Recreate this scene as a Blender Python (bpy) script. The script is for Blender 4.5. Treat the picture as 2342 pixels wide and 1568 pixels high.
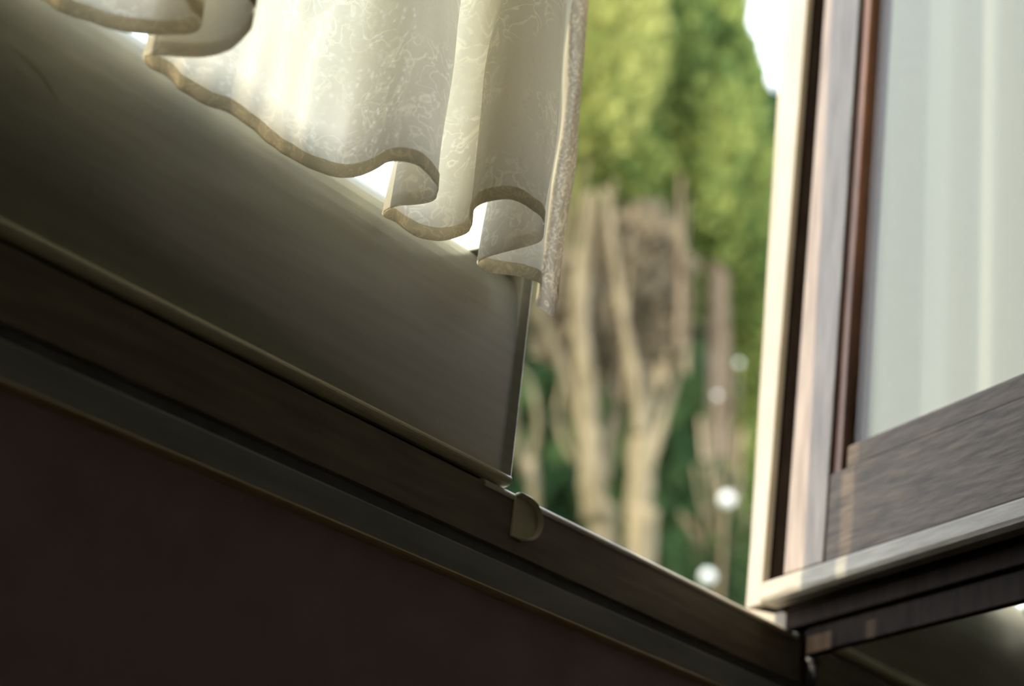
import bpy, bmesh, math, random
import numpy as np
from mathutils import Matrix, Vector

sc = bpy.context.scene
for o in list(bpy.data.objects):
    bpy.data.objects.remove(o)

# ------------------------------------------------------------------ camera
# world: X runs along the window wall, Y points out of doors, Z is up; the camera stands 0.8 m inside
CAMR = ((0.58373, 0.34986, 0.73278),
        (-0.80511, 0.13165, 0.57833),
        (0.10590, -0.92749, 0.35855))          # rows: world axes in camera (right, down, forward)
right = Vector((CAMR[0][0], CAMR[1][0], CAMR[2][0]))
down = Vector((CAMR[0][1], CAMR[1][1], CAMR[2][1]))
fwd = Vector((CAMR[0][2], CAMR[1][2], CAMR[2][2])).normalized()
right = (right - fwd * right.dot(fwd)).normalized()
upv = right.cross(fwd)
cam_d = bpy.data.cameras.new('camera')
cam = bpy.data.objects.new('camera', cam_d)
sc.collection.objects.link(cam)
m = Matrix((right, upv, -fwd)).transposed().to_4x4()
m.translation = Vector((0, -0.8, 0))
cam.matrix_world = m
cam_d.sensor_width = 36.0
cam_d.lens = 36.0 * 4180 / 2342
cam_d.clip_start = 0.01
cam_d.clip_end = 300
cam_d.dof.use_dof = True
cam_d.dof.focus_distance = 1.27
cam_d.dof.aperture_fstop = 4.0
sc.camera = cam

# ------------------------------------------------------------------ light
SUN_AZ, SUN_EL = -77.0, 33.0            # azimuth from +Y towards +X
sd = bpy.data.lights.new('sun', 'SUN')
sd.energy = 7.6
sd.angle = math.radians(0.8)
sd.color = (1.0, 0.86, 0.62)
sun = bpy.data.objects.new('sun', sd)
sc.collection.objects.link(sun)
az, el = math.radians(SUN_AZ), math.radians(SUN_EL)
tosun = Vector((math.sin(az) * math.cos(el), math.cos(az) * math.cos(el), math.sin(el)))
sun.rotation_euler = tosun.to_track_quat('Z', 'Y').to_euler()
sun.location = (-3, 3, 5)

w = bpy.data.worlds.new('world')
sc.world = w
w.use_nodes = True
nt = w.node_tree
nt.nodes.clear()
wo = nt.nodes.new('ShaderNodeOutputWorld')
bg = nt.nodes.new('ShaderNodeBackground')
tc = nt.nodes.new('ShaderNodeTexCoord')
sep = nt.nodes.new('ShaderNodeSeparateXYZ')
rp = nt.nodes.new('ShaderNodeValToRGB')
rp.color_ramp.elements[0].position = 0.0
rp.color_ramp.elements[0].color = (0.88, 0.89, 0.87, 1)
rp.color_ramp.elements[1].position = 0.9
rp.color_ramp.elements[1].color = (0.66, 0.76, 0.90, 1)
nt.links.new(tc.outputs['Generated'], sep.inputs[0])
nt.links.new(sep.outputs['Z'], rp.inputs[0])
nt.links.new(rp.outputs[0], bg.inputs[0])
bg.inputs[1].default_value = 4.0
nt.links.new(bg.outputs[0], wo.inputs[0])

vs = sc.view_settings
vs.view_transform = 'Standard'
vs.look = 'None'
vs.exposure = 0.45
vs.gamma = 1.0
vs.use_curve_mapping = False
sc.cycles.max_bounces = 14
sc.cycles.transparent_max_bounces = 24
sc.cycles.sample_clamp_indirect = 8.0

# ------------------------------------------------------------------ helpers
def col_link(o):
    sc.collection.objects.link(o)
    return o

def empty(name, loc=(0, 0, 0)):
    o = bpy.data.objects.new(name, None)
    o.location = loc
    o.empty_display_size = 0.05
    return col_link(o)

def tag(o, label=None, cat=None, group=None, kind=None):
    if label: o['label'] = label
    if cat: o['category'] = cat
    if group: o['group'] = group
    if kind: o['kind'] = kind
    return o

def link(name, bm, mat, parent=None, smooth=False, bevel=0.0, seg=2):
    bmesh.ops.recalc_face_normals(bm, faces=bm.faces)
    me = bpy.data.meshes.new(name)
    bm.to_mesh(me)
    bm.free()
    if smooth:
        for p in me.polygons: p.use_smooth = True
    me.materials.append(mat)
    o = bpy.data.objects.new(name, me)
    col_link(o)
    if parent:
        o.parent = parent
        o.matrix_parent_inverse = Matrix.Translation(-Vector(parent.location))
    if bevel:
        b = o.modifiers.new('bevel', 'BEVEL')
        b.width = bevel
        b.segments = seg
        b.limit_method = 'ANGLE'
    return o

IDT = lambda a, b, c: Vector((a, b, c))

def boxbm(bm, x0, x1, y0, y1, z0, z1, f=IDT):
    vs_ = [bm.verts.new(f(x, y, z)) for x in (x0, x1) for y in (y0, y1) for z in (z0, z1)]
    for q in ((0, 1, 3, 2), (4, 6, 7, 5), (0, 4, 5, 1), (2, 3, 7, 6), (0, 2, 6, 4), (1, 5, 7, 3)):
        bm.faces.new([vs_[i] for i in q])

def box(name, dims, mat, parent=None, f=IDT, bevel=0.0, seg=2):
    bm = bmesh.new()
    boxbm(bm, *dims, f=f)
    return link(name, bm, mat, parent, bevel=bevel, seg=seg)

def prism(name, prof, a0, a1, mat, parent=None, f=IDT, bevel=0.0, n=1, axis='x'):
    """profile (y,z) swept along x, or (x,y) swept along z"""
    bm = bmesh.new()
    rings = []
    for i in range(n + 1):
        a = a0 + (a1 - a0) * i / n
        rings.append([bm.verts.new(f(a, p[0], p[1]) if axis == 'x' else f(p[0], p[1], a)) for p in prof])
    k = len(prof)
    for r, s in zip(rings, rings[1:]):
        for i in range(k):
            bm.faces.new((r[i], r[(i + 1) % k], s[(i + 1) % k], s[i]))
    bm.faces.new(rings[0])
    bm.faces.new(rings[-1][::-1])
    return link(name, bm, mat, parent, bevel=bevel)

def mat_base(name):
    mt = bpy.data.materials.new(name)
    mt.use_nodes = True
    n = mt.node_tree
    return mt, n, n.nodes['Principled BSDF'], n.nodes['Material Output']

def painted(name, c1, c2, rough, scale=(6, 6, 6), bump=0.15, nscale=8.0, detail=6.0, lo=0.35, hi=0.65, rough2=None):
    mt, n, p, out = mat_base(name)
    tc = n.nodes.new('ShaderNodeTexCoord')
    mp = n.nodes.new('ShaderNodeMapping')
    mp.inputs['Scale'].default_value = scale
    ns = n.nodes.new('ShaderNodeTexNoise')
    ns.inputs['Scale'].default_value = nscale
    ns.inputs['Detail'].default_value = detail
    r = n.nodes.new('ShaderNodeValToRGB')
    r.color_ramp.elements[0].position = lo
    r.color_ramp.elements[1].position = hi
    r.color_ramp.elements[0].color = (*c1, 1)
    r.color_ramp.elements[1].color = (*c2, 1)
    b = n.nodes.new('ShaderNodeBump')
    b.inputs['Strength'].default_value = bump
    b.inputs['Distance'].default_value = 0.002
    L = n.links.new
    L(tc.outputs['Object'], mp.inputs[0]); L(mp.outputs[0], ns.inputs['Vector'])
    L(ns.outputs[0], r.inputs[0]); L(r.outputs[0], p.inputs['Base Color'])
    L(ns.outputs[0], b.inputs['Height']); L(b.outputs[0], p.inputs['Normal'])
    p.inputs['Roughness'].default_value = rough
    if rough >= 0.6: p.inputs['Specular IOR Level'].default_value = 0.3 if rough < 0.7 else 0.08
    return mt

def glass_mat():
    mt, n, p, out = mat_base('window_glass')
    n.nodes.remove(p)
    tr = n.nodes.new('ShaderNodeBsdfTransparent')
    tr.inputs[0].default_value = (0.93, 0.95, 0.94, 1)
    gl = n.nodes.new('ShaderNodeBsdfGlossy')
    gl.inputs['Roughness'].default_value = 0.03
    ge = n.nodes.new('ShaderNodeNewGeometry')
    dt = n.nodes.new('ShaderNodeVectorMath'); dt.operation = 'DOT_PRODUCT'
    ab = n.nodes.new('ShaderNodeMath'); ab.operation = 'ABSOLUTE'
    om = n.nodes.new('ShaderNodeMath'); om.operation = 'SUBTRACT'; om.inputs[0].default_value = 1.0
    pw = n.nodes.new('ShaderNodeMath'); pw.operation = 'POWER'; pw.inputs[1].default_value = 5.0
    fr = n.nodes.new('ShaderNodeMath'); fr.operation = 'MULTIPLY_ADD'     # Schlick reflectance, same from both sides
    fr.inputs[1].default_value = 0.5; fr.inputs[2].default_value = 0.02
    n.links.new(ge.outputs['Normal'], dt.inputs[0]); n.links.new(ge.outputs['Incoming'], dt.inputs[1])
    n.links.new(dt.outputs['Value'], ab.inputs[0]); n.links.new(ab.outputs[0], om.inputs[1])
    n.links.new(om.outputs[0], pw.inputs[0]); n.links.new(pw.outputs[0], fr.inputs[0])
    mx = n.nodes.new('ShaderNodeMixShader')
    L = n.links.new
    L(fr.outputs[0], mx.inputs[0]); L(tr.outputs[0], mx.inputs[1]); L(gl.outputs[0], mx.inputs[2])
    L(mx.outputs[0], out.inputs[0])
    return mt

def cloth_mat(name, col, trans=0.5, holes=0.1, kind='plain', tcol=None, nscale=60.0):
    """thin woven cloth: diffuse + translucent + small open holes; kind 'lace' adds an embroidered scroll pattern"""
    mt, n, p, out = mat_base(name)
    n.nodes.remove(p)
    L = n.links.new
    uv = n.nodes.new('ShaderNodeTexCoord')
    df = n.nodes.new('ShaderNodeBsdfDiffuse')
    tl = n.nodes.new('ShaderNodeBsdfTranslucent')
    tp = n.nodes.new('ShaderNodeBsdfTransparent')
    m1 = n.nodes.new('ShaderNodeMixShader')
    m2 = n.nodes.new('ShaderNodeMixShader')
    tcol = tcol or col
    ns = n.nodes.new('ShaderNodeTexNoise')
    ns.inputs['Scale'].default_value = nscale
    ns.inputs['Detail'].default_value = 5
    ns.inputs['Distortion'].default_value = 1.4
    L(uv.outputs['UV'], ns.inputs['Vector'])
    # embroidered lines where the distorted noise crosses its middle value
    s1 = n.nodes.new('ShaderNodeMath'); s1.operation = 'SUBTRACT'; s1.inputs[1].default_value = 0.5
    s2 = n.nodes.new('ShaderNodeMath'); s2.operation = 'ABSOLUTE'
    mr = n.nodes.new('ShaderNodeMapRange')
    mr.inputs['From Min'].default_value = 0.0; mr.inputs['From Max'].default_value = 0.045
    mr.inputs['To Min'].default_value = 1.0; mr.inputs['To Max'].default_value = 0.0
    L(ns.outputs[0], s1.inputs[0]); L(s1.outputs[0], s2.inputs[0]); L(s2.outputs[0], mr.inputs['Value'])
    if kind == 'lace':
        lf = n.nodes.new('ShaderNodeTexNoise'); lf.inputs['Scale'].default_value = nscale * 0.28
        L(uv.outputs['UV'], lf.inputs['Vector'])
        lm = n.nodes.new('ShaderNodeMapRange'); lm.inputs['From Min'].default_value = 0.40; lm.inputs['From Max'].default_value = 0.56
        mm = n.nodes.new('ShaderNodeMath'); mm.operation = 'MULTIPLY'
        L(lf.outputs[0], lm.inputs['Value']); L(lm.outputs[0], mm.inputs[0]); L(mr.outputs[0], mm.inputs[1])
        mr = mm
    cr = n.nodes.new('ShaderNodeMix'); cr.data_type = 'RGBA'
    cr.inputs[6].default_value = (*[c * {'plain': 0.97, 'lace': 0.78, 'border': 0.50, 'hem': 0.78}[kind] for c in col], 1)
    cr.inputs[7].default_value = (*[min(1, c * 1.08) for c in col], 1)
    L(mr.outputs[0], cr.inputs[0]); L(cr.outputs[2], df.inputs[0])
    ct = n.nodes.new('ShaderNodeMix'); ct.data_type = 'RGBA'
    ct.inputs[6].default_value = (*[c * {'plain': 1.0, 'lace': 0.84, 'border': 0.6, 'hem': 0.82}[kind] for c in tcol], 1)
    ct.inputs[7].default_value = (*[c * {'plain': 1.0, 'lace': 1.03, 'border': 1.1, 'hem': 1.0}[kind] for c in tcol], 1)
    L(mr.outputs[0], ct.inputs[0]); L(ct.outputs[2], tl.inputs[0])
    bp = n.nodes.new('ShaderNodeBump')
    bp.inputs['Strength'].default_value = 0.12 if kind != 'plain' else 0.03
    bp.inputs['Distance'].default_value = 0.0015
    L(mr.outputs[0], bp.inputs['Height'])
    L(bp.outputs[0], df.inputs['Normal'])
    m1.inputs[0].default_value = trans
    L(df.outputs[0], m1.inputs[1]); L(tl.outputs[0], m1.inputs[2])
    # holes
    vo = n.nodes.new('ShaderNodeTexVoronoi')
    vo.inputs['Scale'].default_value = nscale * 3.5
    L(uv.outputs['UV'], vo.inputs['Vector'])
    h = n.nodes.new('ShaderNodeMapRange')
    h.inputs['From Min'].default_value = 0.15; h.inputs['From Max'].default_value = 0.35
    h.inputs['To Min'].default_value = holes * 2.2; h.inputs['To Max'].default_value = holes * 0.45
    L(vo.outputs['Distance'], h.inputs['Value'])
    L(h.outputs[0], m2.inputs[0]); L(m1.outputs[0], m2.inputs[1]); L(tp.outputs[0], m2.inputs[2])
    L(m2.outputs[0], out.inputs[0])
    return mt

CREAM = painted('aged_cream_gloss', (0.56, 0.56, 0.475), (0.64, 0.64, 0.545), 0.32, scale=(1, 1, 14), bump=0.12, nscale=9)
FRAME = painted('brown_frame_wood', (0.215, 0.175, 0.13), (0.32, 0.27, 0.20), 0.5, scale=(1.2, 12, 12), bump=0.25, nscale=9)
SILLP = painted('grey_painted_sill', (0.28, 0.285, 0.27), (0.37, 0.375, 0.355), 0.42, scale=(1.2, 8, 8), bump=0.12, nscale=7)
OCHRE = painted('ochre_edge', (0.42, 0.30, 0.15), (0.55, 0.42, 0.24), 0.5, scale=(2, 20, 20), bump=0.2)
NOSE = painted('lightened_cream', (0.80, 0.76, 0.50), (0.90, 0.85, 0.60), 0.35, scale=(2, 20, 20), bump=0.1)  # light caught by the rounded nosing is put into this brighter cream
EDGE = painted('sunlit_edge_tint', (0.80, 0.74, 0.58), (0.90, 0.86, 0.72), 0.4, scale=(2, 20, 20), bump=0.2)  # sunlit line along the frame edge, put into a bright colour
WALLM = painted('dull_purple_plaster', (0.46, 0.345, 0.385), (0.54, 0.42, 0.455), 0.85, scale=(1, 1, 1), bump=0.2, nscale=14)
ROOM = painted('room_plaster', (0.39, 0.385, 0.37), (0.44, 0.435, 0.42), 0.9, scale=(1, 1, 1), bump=0.1)
FLOOR = painted('floor_boards', (0.22, 0.16, 0.10), (0.32, 0.24, 0.16), 0.55, scale=(1, 8, 1), bump=0.2)
WOOD = painted('weathered_brown_wood', (0.095, 0.060, 0.038), (0.19, 0.145, 0.105), 0.46, scale=(14, 14, 2.2), bump=0.5, nscale=7, lo=0.3, hi=0.7)
RAILW = painted('weathered_rail_wood', (0.034, 0.020, 0.011), (0.115, 0.078, 0.048), 0.62, scale=(3, 3, 20), bump=0.6, nscale=9, lo=0.3, hi=0.72)
LIPB = painted('shade_darkened_brown', (0.012, 0.008, 0.006), (0.022, 0.014, 0.010), 0.75, scale=(10, 10, 3), bump=0.3)  # shade on the lip's underside is put into this near-black brown
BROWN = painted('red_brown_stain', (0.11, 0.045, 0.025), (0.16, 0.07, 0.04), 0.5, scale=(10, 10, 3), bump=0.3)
DARK = painted('shade_darkened_wood', (0.014, 0.010, 0.008), (0.024, 0.017, 0.013), 0.72, scale=(10, 10, 3), bump=0.3)  # shade of grooves and undersides is put into this near-black colour
STRIPB = painted('worn_edge_strip', (0.19, 0.165, 0.125), (0.27, 0.24, 0.19), 0.55, scale=(3, 3, 20), bump=0.4)
STRIP = painted('cream_edge_strip', (0.205, 0.175, 0.13), (0.25, 0.215, 0.165), 0.45, scale=(4, 4, 2), bump=0.25)
METAL = painted('pale_painted_metal', (0.80, 0.74, 0.58), (0.9, 0.85, 0.7), 0.3, scale=(20, 20, 20), bump=0.1)
BLACK = painted('black_iron', (0.03, 0.03, 0.035), (0.07, 0.07, 0.08), 0.35, scale=(20, 20, 20), bump=0.1)
GROOVE = painted('grey_groove_paint', (0.26, 0.26, 0.27), (0.32, 0.32, 0.33), 0.6)
GLASS = glass_mat()

# ------------------------------------------------------------------ room shell
def struct(o):
    o['kind'] = 'structure'
    return o
X0, X1, Y0, ZF, ZC = -2.2, 3.0, -3.2, -0.55, 2.05
WX0, WX1, WZ0, WZ1 = -0.34, 2.42, 0.3025, 1.72       # hole in the window wall
bm = bmesh.new()
boxbm(bm, X0, X1, 0.0, 0.10, ZF, WZ0)
boxbm(bm, X0, X1, 0.0, 0.10, WZ1, ZC)
boxbm(bm, X0, WX0, 0.0, 0.10, WZ0, WZ1)
boxbm(bm, WX1, X1, 0.0, 0.10, WZ0, WZ1)
struct(link('wall_back', bm, WALLM))
struct(box('wall_front', (X0, X1, Y0 - 0.1, Y0, ZF, ZC), ROOM))
struct(box('wall_left', (X0 - 0.1, X0, Y0 - 0.1, 0.1, ZF, ZC), ROOM))
struct(box('wall_right', (X1, X1 + 0.1, Y0 - 0.1, 0.1, ZF, ZC), ROOM))
struct(box('floor', (X0 - 0.1, X1 + 0.1, Y0 - 0.1, 0.1, ZF - 0.1, ZF), FLOOR))
struct(box('ceiling', (X0 - 0.1, X1 + 0.1, Y0 - 0.1, 0.1, ZC, ZC + 0.1), ROOM))

# ------------------------------------------------------------------ window frame
HX = 1.4826                                             # hinge line of the open sash
win = empty('window_1', (0, 0, WZ0)); struct(win)
prism('frame_rail', [(0.0, 0.340), (0.0, 0.3815), (0.002, 0.3832), (0.075, 0.3815), (0.075, 0.340)], WX0, WX1, FRAME, win)
er = [(-0.0014 + 0.0045 - 0.0045 * math.cos(q), 0.3805 + 0.0045 * math.sin(q)) for q in [math.radians(-20 + 11 * i) for i in range(11)]]
prism('rail_edge', er + [(0.012, 0.3850), (0.012, 0.379)], 1.000, HX + 0.004, EDGE, win)  # only along the opening, where the sunlit line runs
box('frame_groove', (WX0, WX1, 0.007, 0.075, 0.329, 0.340), GROOVE, win)
prism('window_sill', [(-0.003, 0.3065), (-0.003, 0.3275), (0.0, 0.3298), (0.075, 0.3298), (0.075, 0.3065)], WX0, WX1, SILLP, win)
prism('sill_lip', [(-0.003, 0.3025), (-0.0065, 0.3035), (-0.0075, 0.3050), (-0.0065, 0.3065), (0.0, 0.3075), (0.06, 0.3065), (0.06, 0.3025)], WX0, WX1, OCHRE, win)
box('frame_jamb', (WX0, WX0 + 0.05, 0.0, 0.075, 0.3815, WZ1), FRAME, win, bevel=0.002)
box('frame_jamb', (WX1 - 0.05, WX1, 0.0, 0.075, 0.3815, WZ1), FRAME, win, bevel=0.002)
box('frame_head', (WX0, WX1, 0.0, 0.075, 1.66, WZ1), FRAME, win, bevel=0.002)
box('mullion', (HX + 0.004, HX + 0.052, 0.0, 0.056, 0.3825, 1.66), STRIP, win, bevel=0.001)

# fixed sashes left and right of the opening
def fixed_sash(x0, x1, railtop):
    s = empty('fixed_sash', (x0, 0, 0.387))
    s.parent = win; s.matrix_parent_inverse = Matrix.Translation(-Vector(win.location))
    def sub(o):
        return o
    def B(name, d, mt, bev=0.0):
        bm = bmesh.new(); boxbm(bm, *d)
        o = link(name, bm, mt, None, bevel=bev)
        o.parent = s; o.location = -Vector((x0, 0, 0.387))
        return o
    # bottom rail: flat face that rounds back towards the glass at its top
    rt = railtop
    rp_ = [(0.0, 0.3915)] + [(0.0, rt - 0.068)] + [(0.0200 * (1 - math.cos(q)) ** 1.45, rt - 0.068 + 0.068 * math.sin(q)) for q in [math.radians(9 * i) for i in range(1, 11)]] + [(0.040, rt), (0.040, 0.3915)]
    bm = bmesh.new()
    nseg = 1
    ra = [bm.verts.new((x0, a, b)) for a, b in rp_]; rb = [bm.verts.new((x1, a, b)) for a, b in rp_]
    k = len(rp_)
    fc = [bm.faces.new((ra[i], ra[(i + 1) % k], rb[(i + 1) % k], rb[i])) for i in range(k)]
    for f_ in fc[:12]: f_.smooth = True
    bm.faces.new(ra); bm.faces.new(rb[::-1])
    o = link('bottom_rail', bm, CREAM); o.parent = s; o.location = -Vector((x0, 0, 0.387))
    B('stile', (x1 - 0.060, x1 - 0.012, 0.0005, 0.040, railtop, 1.655), CREAM, 0.0015)
    B('meeting_edge', (x1 - 0.012, x1 + 0.001, -0.0004, 0.040, 0.3915, 1.655), CREAM, 0.0012)
    B('stile', (x0, x0 + 0.06, 0.0005, 0.040, railtop, 1.655), CREAM, 0.0015)
    B('top_rail', (x0 + 0.06, x1 - 0.06, 0.0005, 0.040, 1.60, 1.655), CREAM, 0.0015)
    B('pane', (x0 + 0.06, x1 - 0.06, 0.021, 0.025, railtop, 1.60), GLASS)
    B('gap_blocker', (x0, x1, 0.007, 0.040, 0.3836, 0.3915), DARK)  # added under the rail to stop daylight leaking through the gap
    # rounded nosing under the rail
    prof = [(0.004 - 0.0070 * math.cos(t), 0.3915 + 0.0050 * math.sin(t)) for t in [math.radians(-80 + 20 * i) for i in range(9)]]
    prof += [(0.03, 0.3962), (0.03, 0.3868)]
    bm = bmesh.new()
    r0 = [bm.verts.new((x0, a, b)) for a, b in prof]; r1 = [bm.verts.new((x1 - 0.001, a, b)) for a, b in prof]
    k = len(prof)
    for i in range(k):
        bm.faces.new((r0[i], r0[(i + 1) % k], r1[(i + 1) % k], r1[i]))
    bm.faces.new(r0); bm.faces.new(r1[::-1])
    o = link('nosing', bm, NOSE)
    o.parent = s; o.location = -Vector((x0, 0, 0.387))
    return s, B
s_left, B = fixed_sash(-0.285, 1.030, 0.557)
# hairline scratches on the big rail
def scratch(pts, wd, s, x0):
    bm = bmesh.new()
    prev = None
    for i, (x, z) in enumerate(pts):
        k = wd * (0.35 + 0.65 * math.sin(math.pi * (i + 0.5) / len(pts)))
        q = max(0.0, (z - 0.489) / 0.068)
        y = 0.020 * (1 - math.sqrt(max(0.0, 1 - q * q))) ** 1.45 - 0.0002
        a = bm.verts.new((x, y, z + k)); b = bm.verts.new((x, y, z - k)); c = bm.verts.new((x, y + 0.0006, z))
        if prev:
            bm.faces.new((prev[0], a, b, prev[1])); bm.faces.new((prev[0], prev[2], c, a)); bm.faces.new((prev[1], b, c, prev[2]))
        prev = (a, b, c)
    o = link('scratch', bm, NOSE)
    o.parent = s; o.location = -Vector((x0, 0, 0.387))
scratch([(0.5305, 0.4935), (0.5385, 0.4926), (0.547, 0.4905), (0.556, 0.487), (0.5635, 0.4825), (0.569, 0.478)], 0.00016, s_left, -0.285)
scratch([(0.603, 0.4405), (0.6055, 0.4380), (0.6060, 0.4350), (0.6045, 0.4320)], 0.00025, s_left, -0.285)
scratch([(0.745, 0.4180), (0.748, 0.4172), (0.751, 0.4165)], 0.0003, s_left, -0.285)
s_right, B2 = fixed_sash(HX + 0.056, 2.36, 0.556)

# half round latch keeper let into the frame rail at the free edge of the fixed sash
kx, kz, kr = 1.047, 0.3675, 0.0160
keeper = empty('latch_keeper', (kx, 0, kz)); keeper.parent = win
keeper.matrix_parent_inverse = Matrix.Translation(-Vector(win.location))
arc = [(kx + kr * 1.25 * math.cos(t), kz + kr * math.sin(t)) for t in [math.radians(-90 + 180 * i / 20) for i in range(21)]]
def keep_part(name, prof, y0, y1, mt):
    bm = bmesh.new()
    f0 = [bm.verts.new((x, y0, z)) for x, z in prof]; f1 = [bm.verts.new((x, y1, z)) for x, z in prof]
    k = len(prof)
    for i in range(k): bm.faces.new((f0[i], f0[(i + 1) % k], f1[(i + 1) % k], f1[i]))
    bm.faces.new(f0); bm.faces.new(f1[::-1])
    o = link(name, bm, mt, None, bevel=0.0004)
    o.parent = keeper; o.location = -Vector((kx, 0, kz))
keep_part('backplate', arc + [(kx - 0.010, kz + kr), (kx - 0.010, kz - kr)], -0.0022, 0.001, NOSE)
bm = bmesh.new()
prev = None
path = [(kx - 0.010, kz + kr)] + arc[::-1] + [(kx + 0.001, kz - kr)]
for i, (x, z) in enumerate(path):
    ring = []
    a = Vector(path[max(i - 1, 0)]); b = Vector(path[min(i + 1, len(path) - 1)])
    t = (b - a).normalized(); nx, nz = -t.y, t.x
    for j in range(8):
        th = j * math.pi / 4
        ring.append(bm.verts.new((x + nx * 0.0016 * math.cos(th), -0.0042 + 0.0034 * math.sin(th), z + nz * 0.0013 * math.cos(th))))
    if prev:
        for j in range(8): bm.faces.new((prev[j], prev[(j + 1) % 8], ring[(j + 1) % 8], ring[j]))
    else: bm.faces.new(ring)
    prev = ring
bm.faces.new(prev)
o = link('rim', bm, METAL, None, smooth=True); o.parent = keeper; o.location = -Vector((kx, 0, kz))

# ------------------------------------------------------------------ open casement sash (hinged at HX, swung 60 degrees into the room)
uu = Vector((-0.493, -0.870, 0)); nn = Vector((-0.870, 0.493, 0)); CO = Vector((HX + 0.003, -0.001, 0))
def SF(a, t, z):
    a += 0.034 * (z - 0.41)                             # the old sash leans a little
    return CO + uu * a + nn * t + Vector((0, 0, z))
sash = empty('casement_sash', tuple(SF(0, 0, 0.357))); sash.parent = win
sash.matrix_parent_inverse = Matrix.Translation(-Vector(win.location))
def SB(name, d, mt, bev=0.0):
    bm = bmesh.new(); boxbm(bm, *d, f=SF)
    o = link(name, bm, mt, None, bevel=bev)
    o.parent = sash; o.location = -Vector(sash.location)
    return o
AW, ZT = 0.455, 1.63
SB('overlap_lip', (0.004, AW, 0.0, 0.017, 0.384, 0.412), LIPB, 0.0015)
SB('drip_rail', (0.030, AW, 0.0, 0.009, 0.359, 0.384), DARK, 0.0015)  # unlit zone below the lip, its shade put into the colour
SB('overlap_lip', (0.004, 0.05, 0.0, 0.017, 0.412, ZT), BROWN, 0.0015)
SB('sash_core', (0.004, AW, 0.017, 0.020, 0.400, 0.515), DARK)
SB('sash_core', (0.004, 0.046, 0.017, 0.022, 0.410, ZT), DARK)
SB('bottom_rail', (0.1105, AW - 0.07, 0.017, 0.047, 0.4215, 0.5015), RAILW, 0.0014)
SB('glazing_bead', (0.1255, AW - 0.08, 0.017, 0.0415, 0.5025, 0.5255), RAILW, 0.003)
SB('stile', (0.0455, 0.1095, 0.017, 0.048, 0.4215, ZT), WOOD, 0.002)
SB('glazing_bead', (0.1085, 0.1215, 0.017, 0.0435, 0.50, ZT - 0.07), BROWN, 0.0025)
SB('stile', (AW - 0.075, AW, 0.017, 0.048, 0.4215, ZT), WOOD, 0.002)
SB('top_rail', (0.11, AW - 0.075, 0.017, 0.048, ZT - 0.07, ZT), WOOD, 0.002)
SB('pane', (0.1215, AW - 0.075, 0.0335, 0.0365, 0.5255, ZT - 0.07), GLASS)
# cream edge strip round the outer face: hinge side and bottom
def SP(name, prof, a0, a1, mt, axis, bev=0.0):
    o = prism(name, prof, a0, a1, mt, None, f=SF, bevel=bev, axis=axis)
    o.parent = sash; o.location = -Vector(sash.location)
    return o
SP('edge_strip', [(-0.0125, 0.043), (-0.0125, 0.0495), (-0.0115, 0.0505), (0.0125, 0.0505), (0.0135, 0.0495), (0.0135, 0.043)], 0.401, ZT, STRIP, 'z')
SB('sash_core', (-0.0115, 0.0125, 0.020, 0.043, 0.401, ZT), DARK)  # dark backing carries the groove's shade in its colour
SP('edge_strip', [(0.032, 0.4000), (0.044, 0.4000), (0.0490, 0.4025), (0.0505, 0.4060), (0.0505, 0.4185), (0.049, 0.4205), (0.032, 0.4205)], 0.0136, AW, STRIPB, 'x')
SB('shim', (-0.011, 0.004, 0.0175, 0.0200, 0.4045, ZT), STRIP)
# hinge: dark knuckle with pin under the corner
bm = bmesh.new()
bmesh.ops.create_cone(bm, cap_ends=True, segments=20, radius1=0.0065, radius2=0.0065, depth=0.05,
                      matrix=Matrix.Translation((HX + 0.017, -0.008, 0.365)))
bmesh.ops.create_cone(bm, cap_ends=True, segments=20, radius1=0.0085, radius2=0.0085, depth=0.004,
                      matrix=Matrix.Translation((HX + 0.017, -0.008, 0.362)))
bmesh.ops.create_uvsphere(bm, u_segments=16, v_segments=8, radius=0.0062, matrix=Matrix.Translation((HX + 0.017, -0.008, 0.339)))
o = link('hinge_knuckle', bm, BLACK, win, smooth=False)

# ------------------------------------------------------------------ lace curtain on the left
def catmull(P, per=10):
    P = [np.array(p, float) for p in P]
    P = [2 * P[0] - P[1]] + P + [2 * P[-1] - P[-2]]
    out = []
    for i in range(1, len(P) - 2):
        a, b, c, d = P[i - 1], P[i], P[i + 1], P[i + 2]
        for k in range(per):
            t = k / per
            out.append(0.5 * ((2 * b) + (-a + c) * t + (2 * a - 5 * b + 4 * c - d) * t * t + (-a + 3 * b - 3 * c + d) * t ** 3))
    out.append(P[-2])
    return np.array(out)

def resample(C, step):
    d = np.r_[0, np.cumsum(np.hypot(*np.diff(C, axis=0).T))]
    n = int(d[-1] / step)
    s = np.linspace(0, d[-1], n + 1)
    return np.c_[np.interp(s, d, C[:, 0]), np.interp(s, d, C[:, 1])], s

def smooth_path(P, n):
    Q = P.copy()
    for _ in range(n):
        Q[1:-1] = Q[1:-1] * 0.5 + 0.25 * (Q[:-2] + Q[2:])
    return Q

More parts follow.
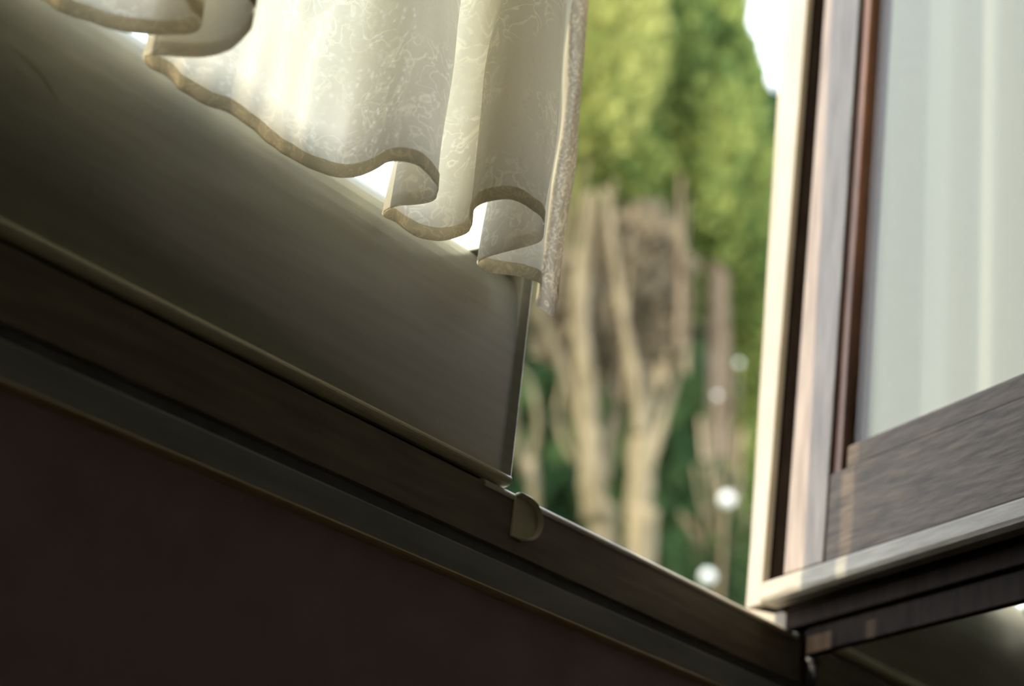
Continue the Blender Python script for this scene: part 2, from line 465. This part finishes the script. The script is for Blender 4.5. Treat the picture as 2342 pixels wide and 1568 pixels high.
hem = [(-0.24, -0.05), (-0.20, -0.015), (-0.15, -0.02), (-0.12, -0.07), (-0.08, -0.08), (-0.05, -0.03), (-0.01, -0.012), (0.05, -0.02), (0.08, -0.07),
       (0.12, -0.085), (0.15, -0.04), (0.19, -0.012), (0.25, -0.015), (0.275, -0.06), (0.30, -0.085), (0.335, -0.06), (0.35, -0.02),
       (0.40, -0.010), (0.44, -0.014), (0.481, -0.010), (0.5235, -0.013), (0.560, -0.011), (0.5907, -0.0355), (0.603, -0.063),
       (0.597, -0.078), (0.581, -0.086), (0.569, -0.096), (0.572, -0.113), (0.588, -0.121), (0.605, -0.1106), (0.619, -0.089), (0.626, -0.063),
       (0.620, -0.043), (0.6126, -0.032), (0.609, -0.018), (0.618, -0.010), (0.640, -0.009), (0.668, -0.010), (0.695, -0.013), (0.7213, -0.010),
       (0.7558, -0.008), (0.785, -0.020), (0.786, -0.047), (0.780, -0.069), (0.7937, -0.0813), (0.8205, -0.0745), (0.836, -0.055),
       (0.832, -0.030), (0.8423, -0.013), (0.872, -0.009), (0.892, -0.022), (0.890, -0.048), (0.866, -0.068), (0.853, -0.088), (0.860, -0.107), (0.876, -0.1125),
       (0.899, -0.105), (0.921, -0.085), (0.924, -0.052), (0.930, -0.026), (0.9477, -0.025), (0.966, -0.040), (0.984, -0.043), (0.999, -0.032), (1.015, -0.020), (1.021, -0.026), (1.014, -0.037), (1.007, -0.043), (1.001, -0.049)]
C = catmull(hem, 8)
P, S = resample(C, 0.0026)
PS = smooth_path(P, 260)
PW = smooth_path(P, 26)
nC = len(P)
rng = np.random.RandomState(4)
ZH, ZTOP, NR = 0.525, 1.625, 84
hemwob = smooth_path(np.c_[rng.randn(nC), rng.randn(nC)], 30)[:, 0]
hemwob *= 0.0030 / (np.abs(hemwob).max() + 1e-9)
pucker = smooth_path(np.c_[rng.randn(nC), rng.randn(nC)], 5)[:, 0]
pucker *= 0.0030 / np.abs(pucker).max()
hemwob = hemwob - 0.011 * np.exp(-((S - (S[-1] - 0.026)) / 0.008) ** 2)
CREASE = [(rng.uniform(60, 240), rng.uniform(-70, 70), rng.uniform(0, 6.3), 0.00022 + 0.0003 * rng.rand()) for _ in range(9)]
zs = ZH + (ZTOP - ZH) * (np.linspace(0, 1, NR + 1) ** 1.35)
def curtain_xy(z):
    t = (z - ZH) / (ZTOP - ZH)
    k1 = min(1.0, t / 0.10); k2 = min(1.0, max(0.0, (t - 0.10) / 0.9))
    Q = P * (1 - k1) + PW * k1
    Q = Q * (1 - 0.85 * k2) + PS * 0.85 * k2
    Q = Q.copy()
    # cloth leans a little inwards and ripples
    Q[:, 1] += 0.0022 * np.sin(S * 34 + z * 15) * k1 + 0.0012 * np.sin(S * 90 - z * 32) * k1
    Q[:, 0] += 0.0016 * np.sin(S * 41 - z * 21) * k1
    Q[:, 1] += pucker * math.exp(-(z - ZH) / 0.022)
    for fa, fb, ph, am in CREASE:
        Q[:, 1] += am * np.sin(S * fa + z * fb + ph)
    Q[:, 1] = np.minimum(Q[:, 1], -0.004)
    return Q
def sheet(name, i0, i1, z_list, mat, parent, off=0.0, closed=False, wob=True, loc=None, xy=None, SS=None):
    xy = xy or curtain_xy
    SS = S if SS is None else SS
    vs_, fs, uvs = [], [], []
    n = i1 - i0
    def layer(off):
        for r, z in enumerate(z_list):
            Q = xy(z)[i0:i1]
            T = np.gradient(Q, axis=0); T /= np.maximum(np.linalg.norm(T, axis=1, keepdims=True), 1e-9)
            N = np.c_[-T[:, 1], T[:, 0]]
            for c in range(n):
                zz = z + (hemwob[i0 + c] * max(0, 1 - (z - ZH) / 0.05) if wob else 0)
                vs_.append((Q[c, 0] + N[c, 0] * off, Q[c, 1] + N[c, 1] * off, zz))
                uvs.append((SS[i0 + c], z))
    layer(off)
    R = len(z_list)
    for r in range(R - 1):
        for c in range(n - 1):
            a = r * n + c
            fs.append((a, a + 1, a + 1 + n, a + n))
    if closed:
        b0 = len(vs_)
        layer(-off)
        for r in range(R - 1):
            for c in range(n - 1):
                a = b0 + r * n + c
                fs.append((a, a + n, a + 1 + n, a + 1))
        for c in range(n - 1):
            fs.append((c, b0 + c, b0 + c + 1, c + 1))
            a = (R - 1) * n + c; b = b0 + a
            fs.append((a, a + 1, b + 1, b))
        for r in range(R - 1):
            a = r * n; fs.append((a, a + n, b0 + a + n, b0 + a))
            a = r * n + n - 1; fs.append((a, b0 + a, b0 + a + n, a + n))
    me = bpy.data.meshes.new(name)
    me.from_pydata(vs_, [], fs)
    ul = me.uv_layers.new(name='UVMap')
    li = np.empty(len(me.loops), dtype=np.int32)
    me.loops.foreach_get('vertex_index', li)
    ul.data.foreach_set('uv', np.array(uvs)[li].ravel())
    me.polygons.foreach_set('use_smooth', [True] * len(me.polygons))
    me.materials.append(mat)
    o = bpy.data.objects.new(name, me); col_link(o)
    o.parent = parent; o.location = -Vector(parent.location)
    return o
LACE = cloth_mat('cream_lace_cloth', (0.80, 0.77, 0.66), 0.58, 0.02, 'lace', tcol=(0.96, 0.86, 0.69), nscale=52)
HEMM = cloth_mat('folded_hem_cloth', (0.92, 0.85, 0.68), 0.6, 0.02, 'hem', tcol=(0.98, 0.88, 0.68), nscale=75)
BORD = cloth_mat('lace_border_cloth', (0.92, 0.84, 0.74), 0.46, 0.06, 'border', tcol=(0.92, 0.82, 0.70), nscale=95)
cur = empty('lace_curtain', (0.4, -0.04, ZTOP))
tag(cur, 'cream lace curtain in deep folds, lit from behind, over the closed left sash', 'curtain')
ib = int(np.argmin(np.abs(S - (S[-1] - 0.048))))
sheet('cloth', 0, ib + 1, list(zs), LACE, cur)
sheet('lace_border', ib, nC, list(zs), BORD, cur)
sheet('hem_band', 0, ib + 1, [ZH - 0.0010, ZH + 0.004, ZH + 0.0095], HEMM, cur, off=-0.0009)

# ------------------------------------------------------------------ plain white curtain on the right fixed sash
SHEER = cloth_mat('white_sheer_cloth', (0.72, 0.66, 0.57), 0.36, 0.0, 'plain', tcol=(0.80, 0.72, 0.60), nscale=30)
xs2 = np.linspace(HX + 0.062, 2.34, 420)
def right_xy(z):
    x = xs2
    per = 0.155 * (1 + 0.06 * np.sin(x * 9))
    ph = (x - 1.655 + 0.004 * (z - 0.9)) / per
    sw = ph - np.floor(ph)
    rise = (1 - np.exp(-3.2 * sw / 0.72)) / (1 - math.exp(-3.2))
    fall = 0.5 + 0.5 * np.cos(np.pi * np.clip((sw - 0.72) / 0.28, 0, 1))
    y = -0.040 + 0.028 * np.where(sw < 0.72, rise, fall) - 0.0015 * np.sin(x * 61 + z * 2)
    y = np.convolve(np.pad(y, 3, mode='edge'), np.ones(7) / 7, 'valid')
    return np.c_[x + 0.004 * np.sin(z * 3 + x * 5), y]
cr = empty('sheer_curtain', (1.9, -0.03, 1.5))
tag(cr, 'plain white pleated curtain seen through the glass of the open brown sash', 'curtain')
sheet('cloth', 0, len(xs2), list(np.linspace(0.53, 1.625, 32)), SHEER, cr, wob=False, xy=right_xy, SS=xs2)
sheet('hem_band', 0, len(xs2), [0.529, 0.5335, 0.538], SHEER, cr, off=0.0008, closed=True, wob=False, xy=right_xy, SS=xs2)

def rod(x0, x1, parent):
    bm = bmesh.new()
    bmesh.ops.create_cone(bm, cap_ends=True, segments=16, radius1=0.006, radius2=0.006, depth=x1 - x0,
                          matrix=Matrix.Translation(((x0 + x1) / 2, -0.035, 1.618)) @ Matrix.Rotation(math.pi / 2, 4, 'Y'))
    for x in (x0 + 0.01, x1 - 0.01):
        boxbm(bm, x - 0.004, x + 0.004, -0.035, 0.001, 1.613, 1.623)
    o = link('rod', bm, METAL, None)
    o.parent = parent; o.location = -Vector(parent.location)
rod(-0.27, 1.02, cur)
rod(HX + 0.062, 2.35, cr)

# ------------------------------------------------------------------ garden
def pixdir(px, py):
    a, b = (px - 1171) / 4180.0, (py - 784) / 4180.0
    return Vector(tuple(CAMR[i][0] * a + CAMR[i][1] * b + CAMR[i][2] for i in range(3)))
def at(px, py, dist):
    """point on the line of sight at the given horizontal distance from the camera"""
    d = pixdir(px, py)
    return Vector((0, -0.8, 0)) + d * (dist / math.hypot(d.x, d.y))

GRASS = painted('lawn', (0.03, 0.055, 0.015), (0.07, 0.10, 0.03), 0.9, scale=(1, 1, 1), bump=0.3, nscale=3)
bm = bmesh.new()
boxbm(bm, -40, 60, 0.11, 60, -0.75, -0.56)
struct(link('ground', bm, GRASS))

def leaf_mat(name, cols, sc_=1.2):
    mt, n, p, out = mat_base(name)
    L = n.links.new
    g = n.nodes.new('ShaderNodeNewGeometry')
    ns = n.nodes.new('ShaderNodeTexNoise'); ns.inputs['Scale'].default_value = sc_
    ns.inputs['Detail'].default_value = 3
    ad = n.nodes.new('ShaderNodeMath'); ad.operation = 'MULTIPLY_ADD'
    ad.inputs[1].default_value = 0.35
    r = n.nodes.new('ShaderNodeValToRGB')
    while len(r.color_ramp.elements) < len(cols): r.color_ramp.elements.new(0.5)
    for i, c in enumerate(cols):
        r.color_ramp.elements[i].position = 0.32 + 0.55 * i / (len(cols) - 1)
        r.color_ramp.elements[i].color = (*c, 1)
    tcn = n.nodes.new('ShaderNodeTexCoord')
    L(tcn.outputs['Object'], ns.inputs['Vector'])
    L(g.outputs['Random Per Island'], ad.inputs[0]); L(ns.outputs[0], ad.inputs[2])
    L(ad.outputs[0], r.inputs[0])
    df = n.nodes.new('ShaderNodeBsdfDiffuse'); tl = n.nodes.new('ShaderNodeBsdfTranslucent')
    mx = n.nodes.new('ShaderNodeMixShader'); mx.inputs[0].default_value = 0.35
    L(r.outputs[0], df.inputs[0]); L(r.outputs[0], tl.inputs[0])
    L(df.outputs[0], mx.inputs[1]); L(tl.outputs[0], mx.inputs[2])
    n.nodes.remove(p)
    L(mx.outputs[0], out.inputs[0])
    return mt
LEAFY = leaf_mat('yellow_green_leaf', [(0.07, 0.10, 0.035), (0.18, 0.21, 0.06), (0.32, 0.33, 0.11)])
LEAFG = leaf_mat('mid_green_leaf', [(0.03, 0.07, 0.03), (0.10, 0.155, 0.045), (0.29, 0.32, 0.09)])
LEAFD = leaf_mat('dark_green_leaf', [(0.012, 0.028, 0.014), (0.025, 0.05, 0.022), (0.05, 0.08, 0.03)])
BARK = painted('pale_dry_bark', (0.10, 0.083, 0.050), (0.185, 0.155, 0.10), 0.9, scale=(3, 3, 0.8), bump=0.5, nscale=5)
TWIG = painted('brown_twig_bark', (0.12, 0.085, 0.055), (0.22, 0.17, 0.12), 0.9, scale=(3, 3, 1), bump=0.5)

TWIGM = leaf_mat('dry_twig', [(0.05, 0.04, 0.025), (0.11, 0.09, 0.06), (0.19, 0.16, 0.11)])

def foliage(name, lobes, n, leaf, mat, parent, seed, hollow=0.45):
    """leaf sprays scattered through upright ellipsoid lobes: [(centre, (rx, ry, rz), weight)]"""
    rg = np.random.RandomState(seed)
    wts = np.array([l[2] for l in lobes], float); wts /= wts.sum()
    which = rg.choice(len(lobes), n, p=wts)
    cen = np.array([tuple(l[0]) for l in lobes])[which]
    rad = np.array([l[1] for l in lobes])[which]
    d = rg.randn(n, 3); d /= np.linalg.norm(d, axis=1, keepdims=True)
    rr = hollow + (1.06 - hollow) * rg.rand(n, 1) ** 0.6
    pos = cen + d * rad * rr
    upd = d * [0.6, 0.6, 0.3] + rg.randn(n, 3) * 0.35 + [0, 0, 0.9]
    upd /= np.linalg.norm(upd, axis=1, keepdims=True)
    sd_ = np.cross(upd, d + rg.randn(n, 3) * 0.5); sd_ /= np.linalg.norm(sd_, axis=1, keepdims=True)
    h = leaf * (0.6 + 0.8 * rg.rand(n, 1)); wd = h * 0.42
    v = np.stack([pos, pos + upd * h * .5 + sd_ * wd, pos + upd * h, pos + upd * h * .5 - sd_ * wd], axis=1).reshape(-1, 3)
    me = bpy.data.meshes.new(name)
    me.vertices.add(n * 4); me.vertices.foreach_set('co', v.ravel())
    me.loops.add(n * 4); me.loops.foreach_set('vertex_index', np.arange(n * 4))
    me.polygons.add(n); me.polygons.foreach_set('loop_start', np.arange(n) * 4); me.polygons.foreach_set('loop_total', np.full(n, 4))
    me.update(); me.validate()
    me.materials.append(mat)
    o = bpy.data.objects.new(name, me); col_link(o)
    o['kind'] = 'stuff'
    o.parent = parent; o.location = -Vector(parent.location)
    return o

def limb(name, pts, r0, r1, mat, parent, seed=0, seg=9):
    rg = np.random.RandomState(seed)
    C = catmull([tuple(p) for p in pts], 6)
    k = len(C)
    bm = bmesh.new(); prev = None
    for i in range(k):
        a = Vector(C[max(i - 1, 0)]); b = Vector(C[min(i + 1, k - 1)])
        t = (b - a).normalized()
        x = t.orthogonal().normalized(); y = t.cross(x)
        r = (r0 + (r1 - r0) * i / (k - 1)) * (1 + 0.10 * rg.randn())
        ring = [bm.verts.new(Vector(C[i]) + (x * math.cos(q * 2 * math.pi / seg) + y * math.sin(q * 2 * math.pi / seg)) * r * (1 + 0.08 * rg.randn())) for q in range(seg)]
        if prev:
            # match ring starts to avoid twisting
            off = min(range(seg), key=lambda s: (ring[s].co - prev[0].co).length)
            ring = ring[off:] + ring[:off]
            for j in range(seg): bm.faces.new((prev[j], prev[(j + 1) % seg], ring[(j + 1) % seg], ring[j]))
        else: bm.faces.new(ring)
        prev = ring
    bm.faces.new(prev)
    o = link(name, bm, mat, None, smooth=True)
    o.parent = parent; o.location = -Vector(parent.location)
    return o

def plume(px, py, dist, rx, rz, wgt=1.0, dj=0.0):
    return (at(px, py, dist + dj), (rx, rx, rz), wgt)

# pale multi-stemmed tree in the middle of the gap
D1 = 7.0
base = at(1430, 1560, D1); base.z = -0.56
tr = empty('bare_stemmed_tree', tuple(base))
tag(tr, 'tree with a fan of pale bare stems under a yellow-green crown, beside the curtain', 'tree')
def st(pl, r0, r1, sd_, dj=0.0, mat=None):
    pts = [base + Vector((0.04 * (sd_ % 3 - 1), 0.04 * (sd_ % 2), 0))] if pl[0] == 'g' else []
    pl = pl[1:] if pl[0] == 'g' else pl
    n = len(pl)
    pts += [at(x, y, D1 + dj * i / max(1, n - 1)) for i, (x, y) in enumerate(pl)]
    limb('stem', pts, r0 * 0.68, r1 * 0.6, mat or BARK, tr, sd_)
st(['g', (1378, 1290), (1365, 1180), (1348, 1020), (1340, 880), (1325, 720), (1340, 560), (1350, 440)], 0.100, 0.036, 1, -0.2)
st(['g', (1462, 1300), (1460, 1180), (1466, 1030), (1480, 900), (1500, 760), (1510, 600), (1500, 460)], 0.108, 0.040, 2, 0.1)
st([(1352, 1080), (1318, 940), (1280, 820), (1240, 720), (1215, 640)], 0.035, 0.016, 3, -0.3)
st([(1380, 1100), (1400, 980), (1430, 890), (1446, 800), (1440, 640), (1430, 480)], 0.036, 0.022, 4, 0.25)
st([(1480, 1080), (1515, 960), (1545, 850), (1570, 740), (1580, 600)], 0.034, 0.020, 5, 0.2)
st([(1464, 1000), (1450, 860), (1420, 700), (1400, 540), (1385, 430)], 0.036, 0.02, 6, -0.2)
st([(1340, 900), (1370, 760), (1385, 620), (1380, 500)], 0.024, 0.013, 7, 0.2)
st([(1320, 1060), (1290, 1010), (1275, 940), (1290, 860), (1300, 740)], 0.022, 0.012, 8, -0.1)
st([(1500, 780), (1530, 680), (1545, 560), (1540, 460)], 0.026, 0.014, 9, 0.2)
st([(1350, 1010), (1310, 860), (1300, 700), (1310, 560)], 0.03, 0.014, 10, 0.3)
st([(1480, 900), (1465, 780), (1470, 640), (1460, 500)], 0.03, 0.015, 11, 0.4)
rg = random.Random(3)
for i in range(14):
    x0 = 1250 + i * 25 + rg.uniform(-8, 8)
    y0 = 900 - abs(i - 7) * 12 + rg.uniform(-60, 40)
    x1 = 1320 + (x0 - 1250) * 0.75 + rg.uniform(-15, 15)
    st([(x0, y0), (x0 * .5 + x1 * .5 + rg.uniform(-10, 10), y0 - 190), (x1, y0 - 400)], 0.020, 0.008, 20 + i, rg.uniform(-.3, .3), TWIG if i % 3 == 0 else BARK)
st(['g', (1225, 1180), (1205, 1100), (1180, 1000), (1170, 880)], 0.04, 0.018, 51, -0.5)
st([(1205, 1080), (1230, 980), (1215, 880), (1185, 840)], 0.022, 0.014, 52, -0.2)
foliage('foliage', [plume(1230, -60, D1, .30, .75, 2.2), plume(1370, -40, D1, .20, .62, 2.2, -.1), plume(1420, 120, D1, .17, .45, 1.4, -.2), plume(1360, 240, D1, .15, .28, .8, -.1),
                    plume(1450, 0, D1, .12, .5, .8), plume(1300, 300, D1, .22, .5, 1.1, .2)], 15000, 0.055, LEAFY, tr, 11)
foliage('twigs', [plume(1450, 640, D1 + .1, .20, .26, 1.3), plume(1380, 760, D1 + .1, .17, .22, .9), plume(1500, 760, D1 + .1, .12, .28, .8), plume(1280, 740, D1, .08, .2, .4)], 3800, 0.075, TWIGM, tr, 13, hollow=0.1)
foliage('lower_foliage', [plume(1400, 400, D1 + .3, .25, .22, 1), plume(1300, 420, D1 + .3, .25, .25, 1), plume(1480, 300, D1 + .35, .10, .35, .7)], 6000, 0.055, LEAFG, tr, 12)

# upright conifer with the slanting right-hand outline
D2 = 7.6
b2 = at(1640, 1500, D2); b2.z = -0.56
t2 = empty('upright_conifer', tuple(b2))
tag(t2, 'upright bright green conifer with slanting outline against the sky, beside the open sash', 'tree')
limb('trunk', [b2, at(1640, 1300, D2), at(1645, 900, D2), at(1640, 400, D2), at(1630, 0, D2)], 0.075, 0.03, TWIG, t2, 71)
foliage('foliage', [plume(1642, 40, D2, .13, .62, 1.6), plume(1575, 200, D2, .08, .5, 1.0, -.2), plume(1670, 240, D2, .12, .45, 1.2, -.1), plume(1620, 330, D2, .14, .42, 1.1, -.25),
                    plume(1715, 430, D2, .11, .30, .9), plume(1560, 420, D2, .07, .30, .5), plume(1600, -150, D2, .11, .5, 1.), plume(1680, 520, D2, .15, .25, .6), plume(1750, 560, D2, .10, .30, .7)],
        16000, 0.055, LEAFG, t2, 21)
foliage('lower_foliage', [plume(1700, 690, D2 + .1, .12, .25, .8), plume(1640, 640, D2 + .2, .12, .2, .6), plume(1770, 760, D2, .10, .4, .8), plume(1715, 1000, D2, .045, .4, .4)],
        4500, 0.055, LEAFG, t2, 22)

# dark evergreens filling the background
D3 = 11.5
def dark_tree(px, toppy, botpy, rx, n, seed, label):
    b = at(px, botpy, D3); b.z = -0.56
    t = empty('dark_evergreen', tuple(b))
    tag(t, label, 'tree')
    top = at(px, toppy, D3)
    limb('trunk', [b, b * .5 + top * .5, top], 0.11, 0.03, TWIG, t, seed)
    h = top.z - b.z
    lobes = []
    rg = random.Random(seed)
    for i in range(12):
        f = i / 11
        r = rx * (1.05 - 0.75 * f)
        lobes.append((Vector((b.x + rg.uniform(-.15, .15), b.y + rg.uniform(-.15, .15), b.z + h * (0.08 + 0.86 * f))), (r, r, h * 0.10), r * r))
    foliage('foliage', lobes, int(n * 1.5), 0.19, LEAFD, t, seed + 1, hollow=0.2)
dark_tree(1130, -300, 1500, 1.15, 14000, 31, 'dark evergreen in the background behind the curtain and the leftmost pale stem')
dark_tree(1480, -80, 1500, 1.25, 16000, 33, 'dark evergreen in the background behind the fan of pale stems')
dark_tree(1700, 330, 1500, 1.05, 14000, 35, 'dark evergreen low in the background beside the open brown sash')
dark_tree(1960, 640, 1500, 1.0, 9000, 37, 'dark evergreen in the background, mostly hidden behind the open brown sash')

# low twiggy shrub with a few pale spheres added for blurred spots of light
D4 = 6.4
b4 = at(1640, 1560, D4); b4.z = -0.56
sh = empty('twiggy_shrub', tuple(b4))
tag(sh, 'twiggy brown shrub with pale spheres added for blurred spots of light, low in the garden beside the open sash', 'shrub')
rg = random.Random(8)
for i in range(11):
    x1 = 1560 + i * 15 + rg.uniform(-6, 6); y1 = rg.uniform(950, 1180)
    p0 = b4 + Vector((rg.uniform(-.05, .05), rg.uniform(-.05, .05), 0))
    limb('stem', [p0, at(1640 + (x1 - 1640) * .5, 1400, D4), at(x1, y1, D4 + rg.uniform(-.2, .2))], 0.016, 0.006, TWIG if i % 2 else BARK, sh, 80 + i, seg=6)
foliage('foliage', [plume(1600, 1330, D4, .10, .18, 1), plume(1680, 1290, D4, .08, .2, 1), plume(1630, 1150, D4, .08, .15, .5)], 1300, 0.035, LEAFD, sh, 99)
WHITE = painted('pale_spot', (0.42, 0.45, 0.45), (0.5, 0.53, 0.52), 0.6, bump=0.1)
for k, (px, py, r) in enumerate([(1662, 1142, 0.026), (1618, 1318, 0.024), (1640, 905, 0.010), (1690, 830, 0.010)]):
    c = at(px, py, D4 - 0.25)
    bm = bmesh.new()
    bmesh.ops.create_uvsphere(bm, u_segments=14, v_segments=10, radius=r, matrix=Matrix.Translation(c))
    for v in bm.verts:
        d = v.co - c
        v.co = c + d * (1 + 0.12 * math.sin(5 * math.atan2(d.y, d.x)) * (1 - abs(d.z) / r))
    o = link('light_spot', bm, WHITE, None, smooth=True)  # sphere added for an out-of-focus spot of light
    o.parent = sh; o.location = -Vector(sh.location)
    if k == 0: limb('spot_stalk', [b4, at(1650, 1300, D4 - .1), c], 0.008, 0.004, TWIG, sh, 120, seg=6)  # stalks added to carry the pale spots
    if k > 1: limb('spot_stalk', [at(1650, 1200, D4), at(px - 6, (py + 1200) / 2, D4 - .12), c], 0.005, 0.003, TWIG, sh, 121 + k, seg=6)
    if k == 1: limb('spot_stalk', [b4, at(px, 1450, D4 - .2), c], 0.006, 0.004, TWIG, sh, 130, seg=6)
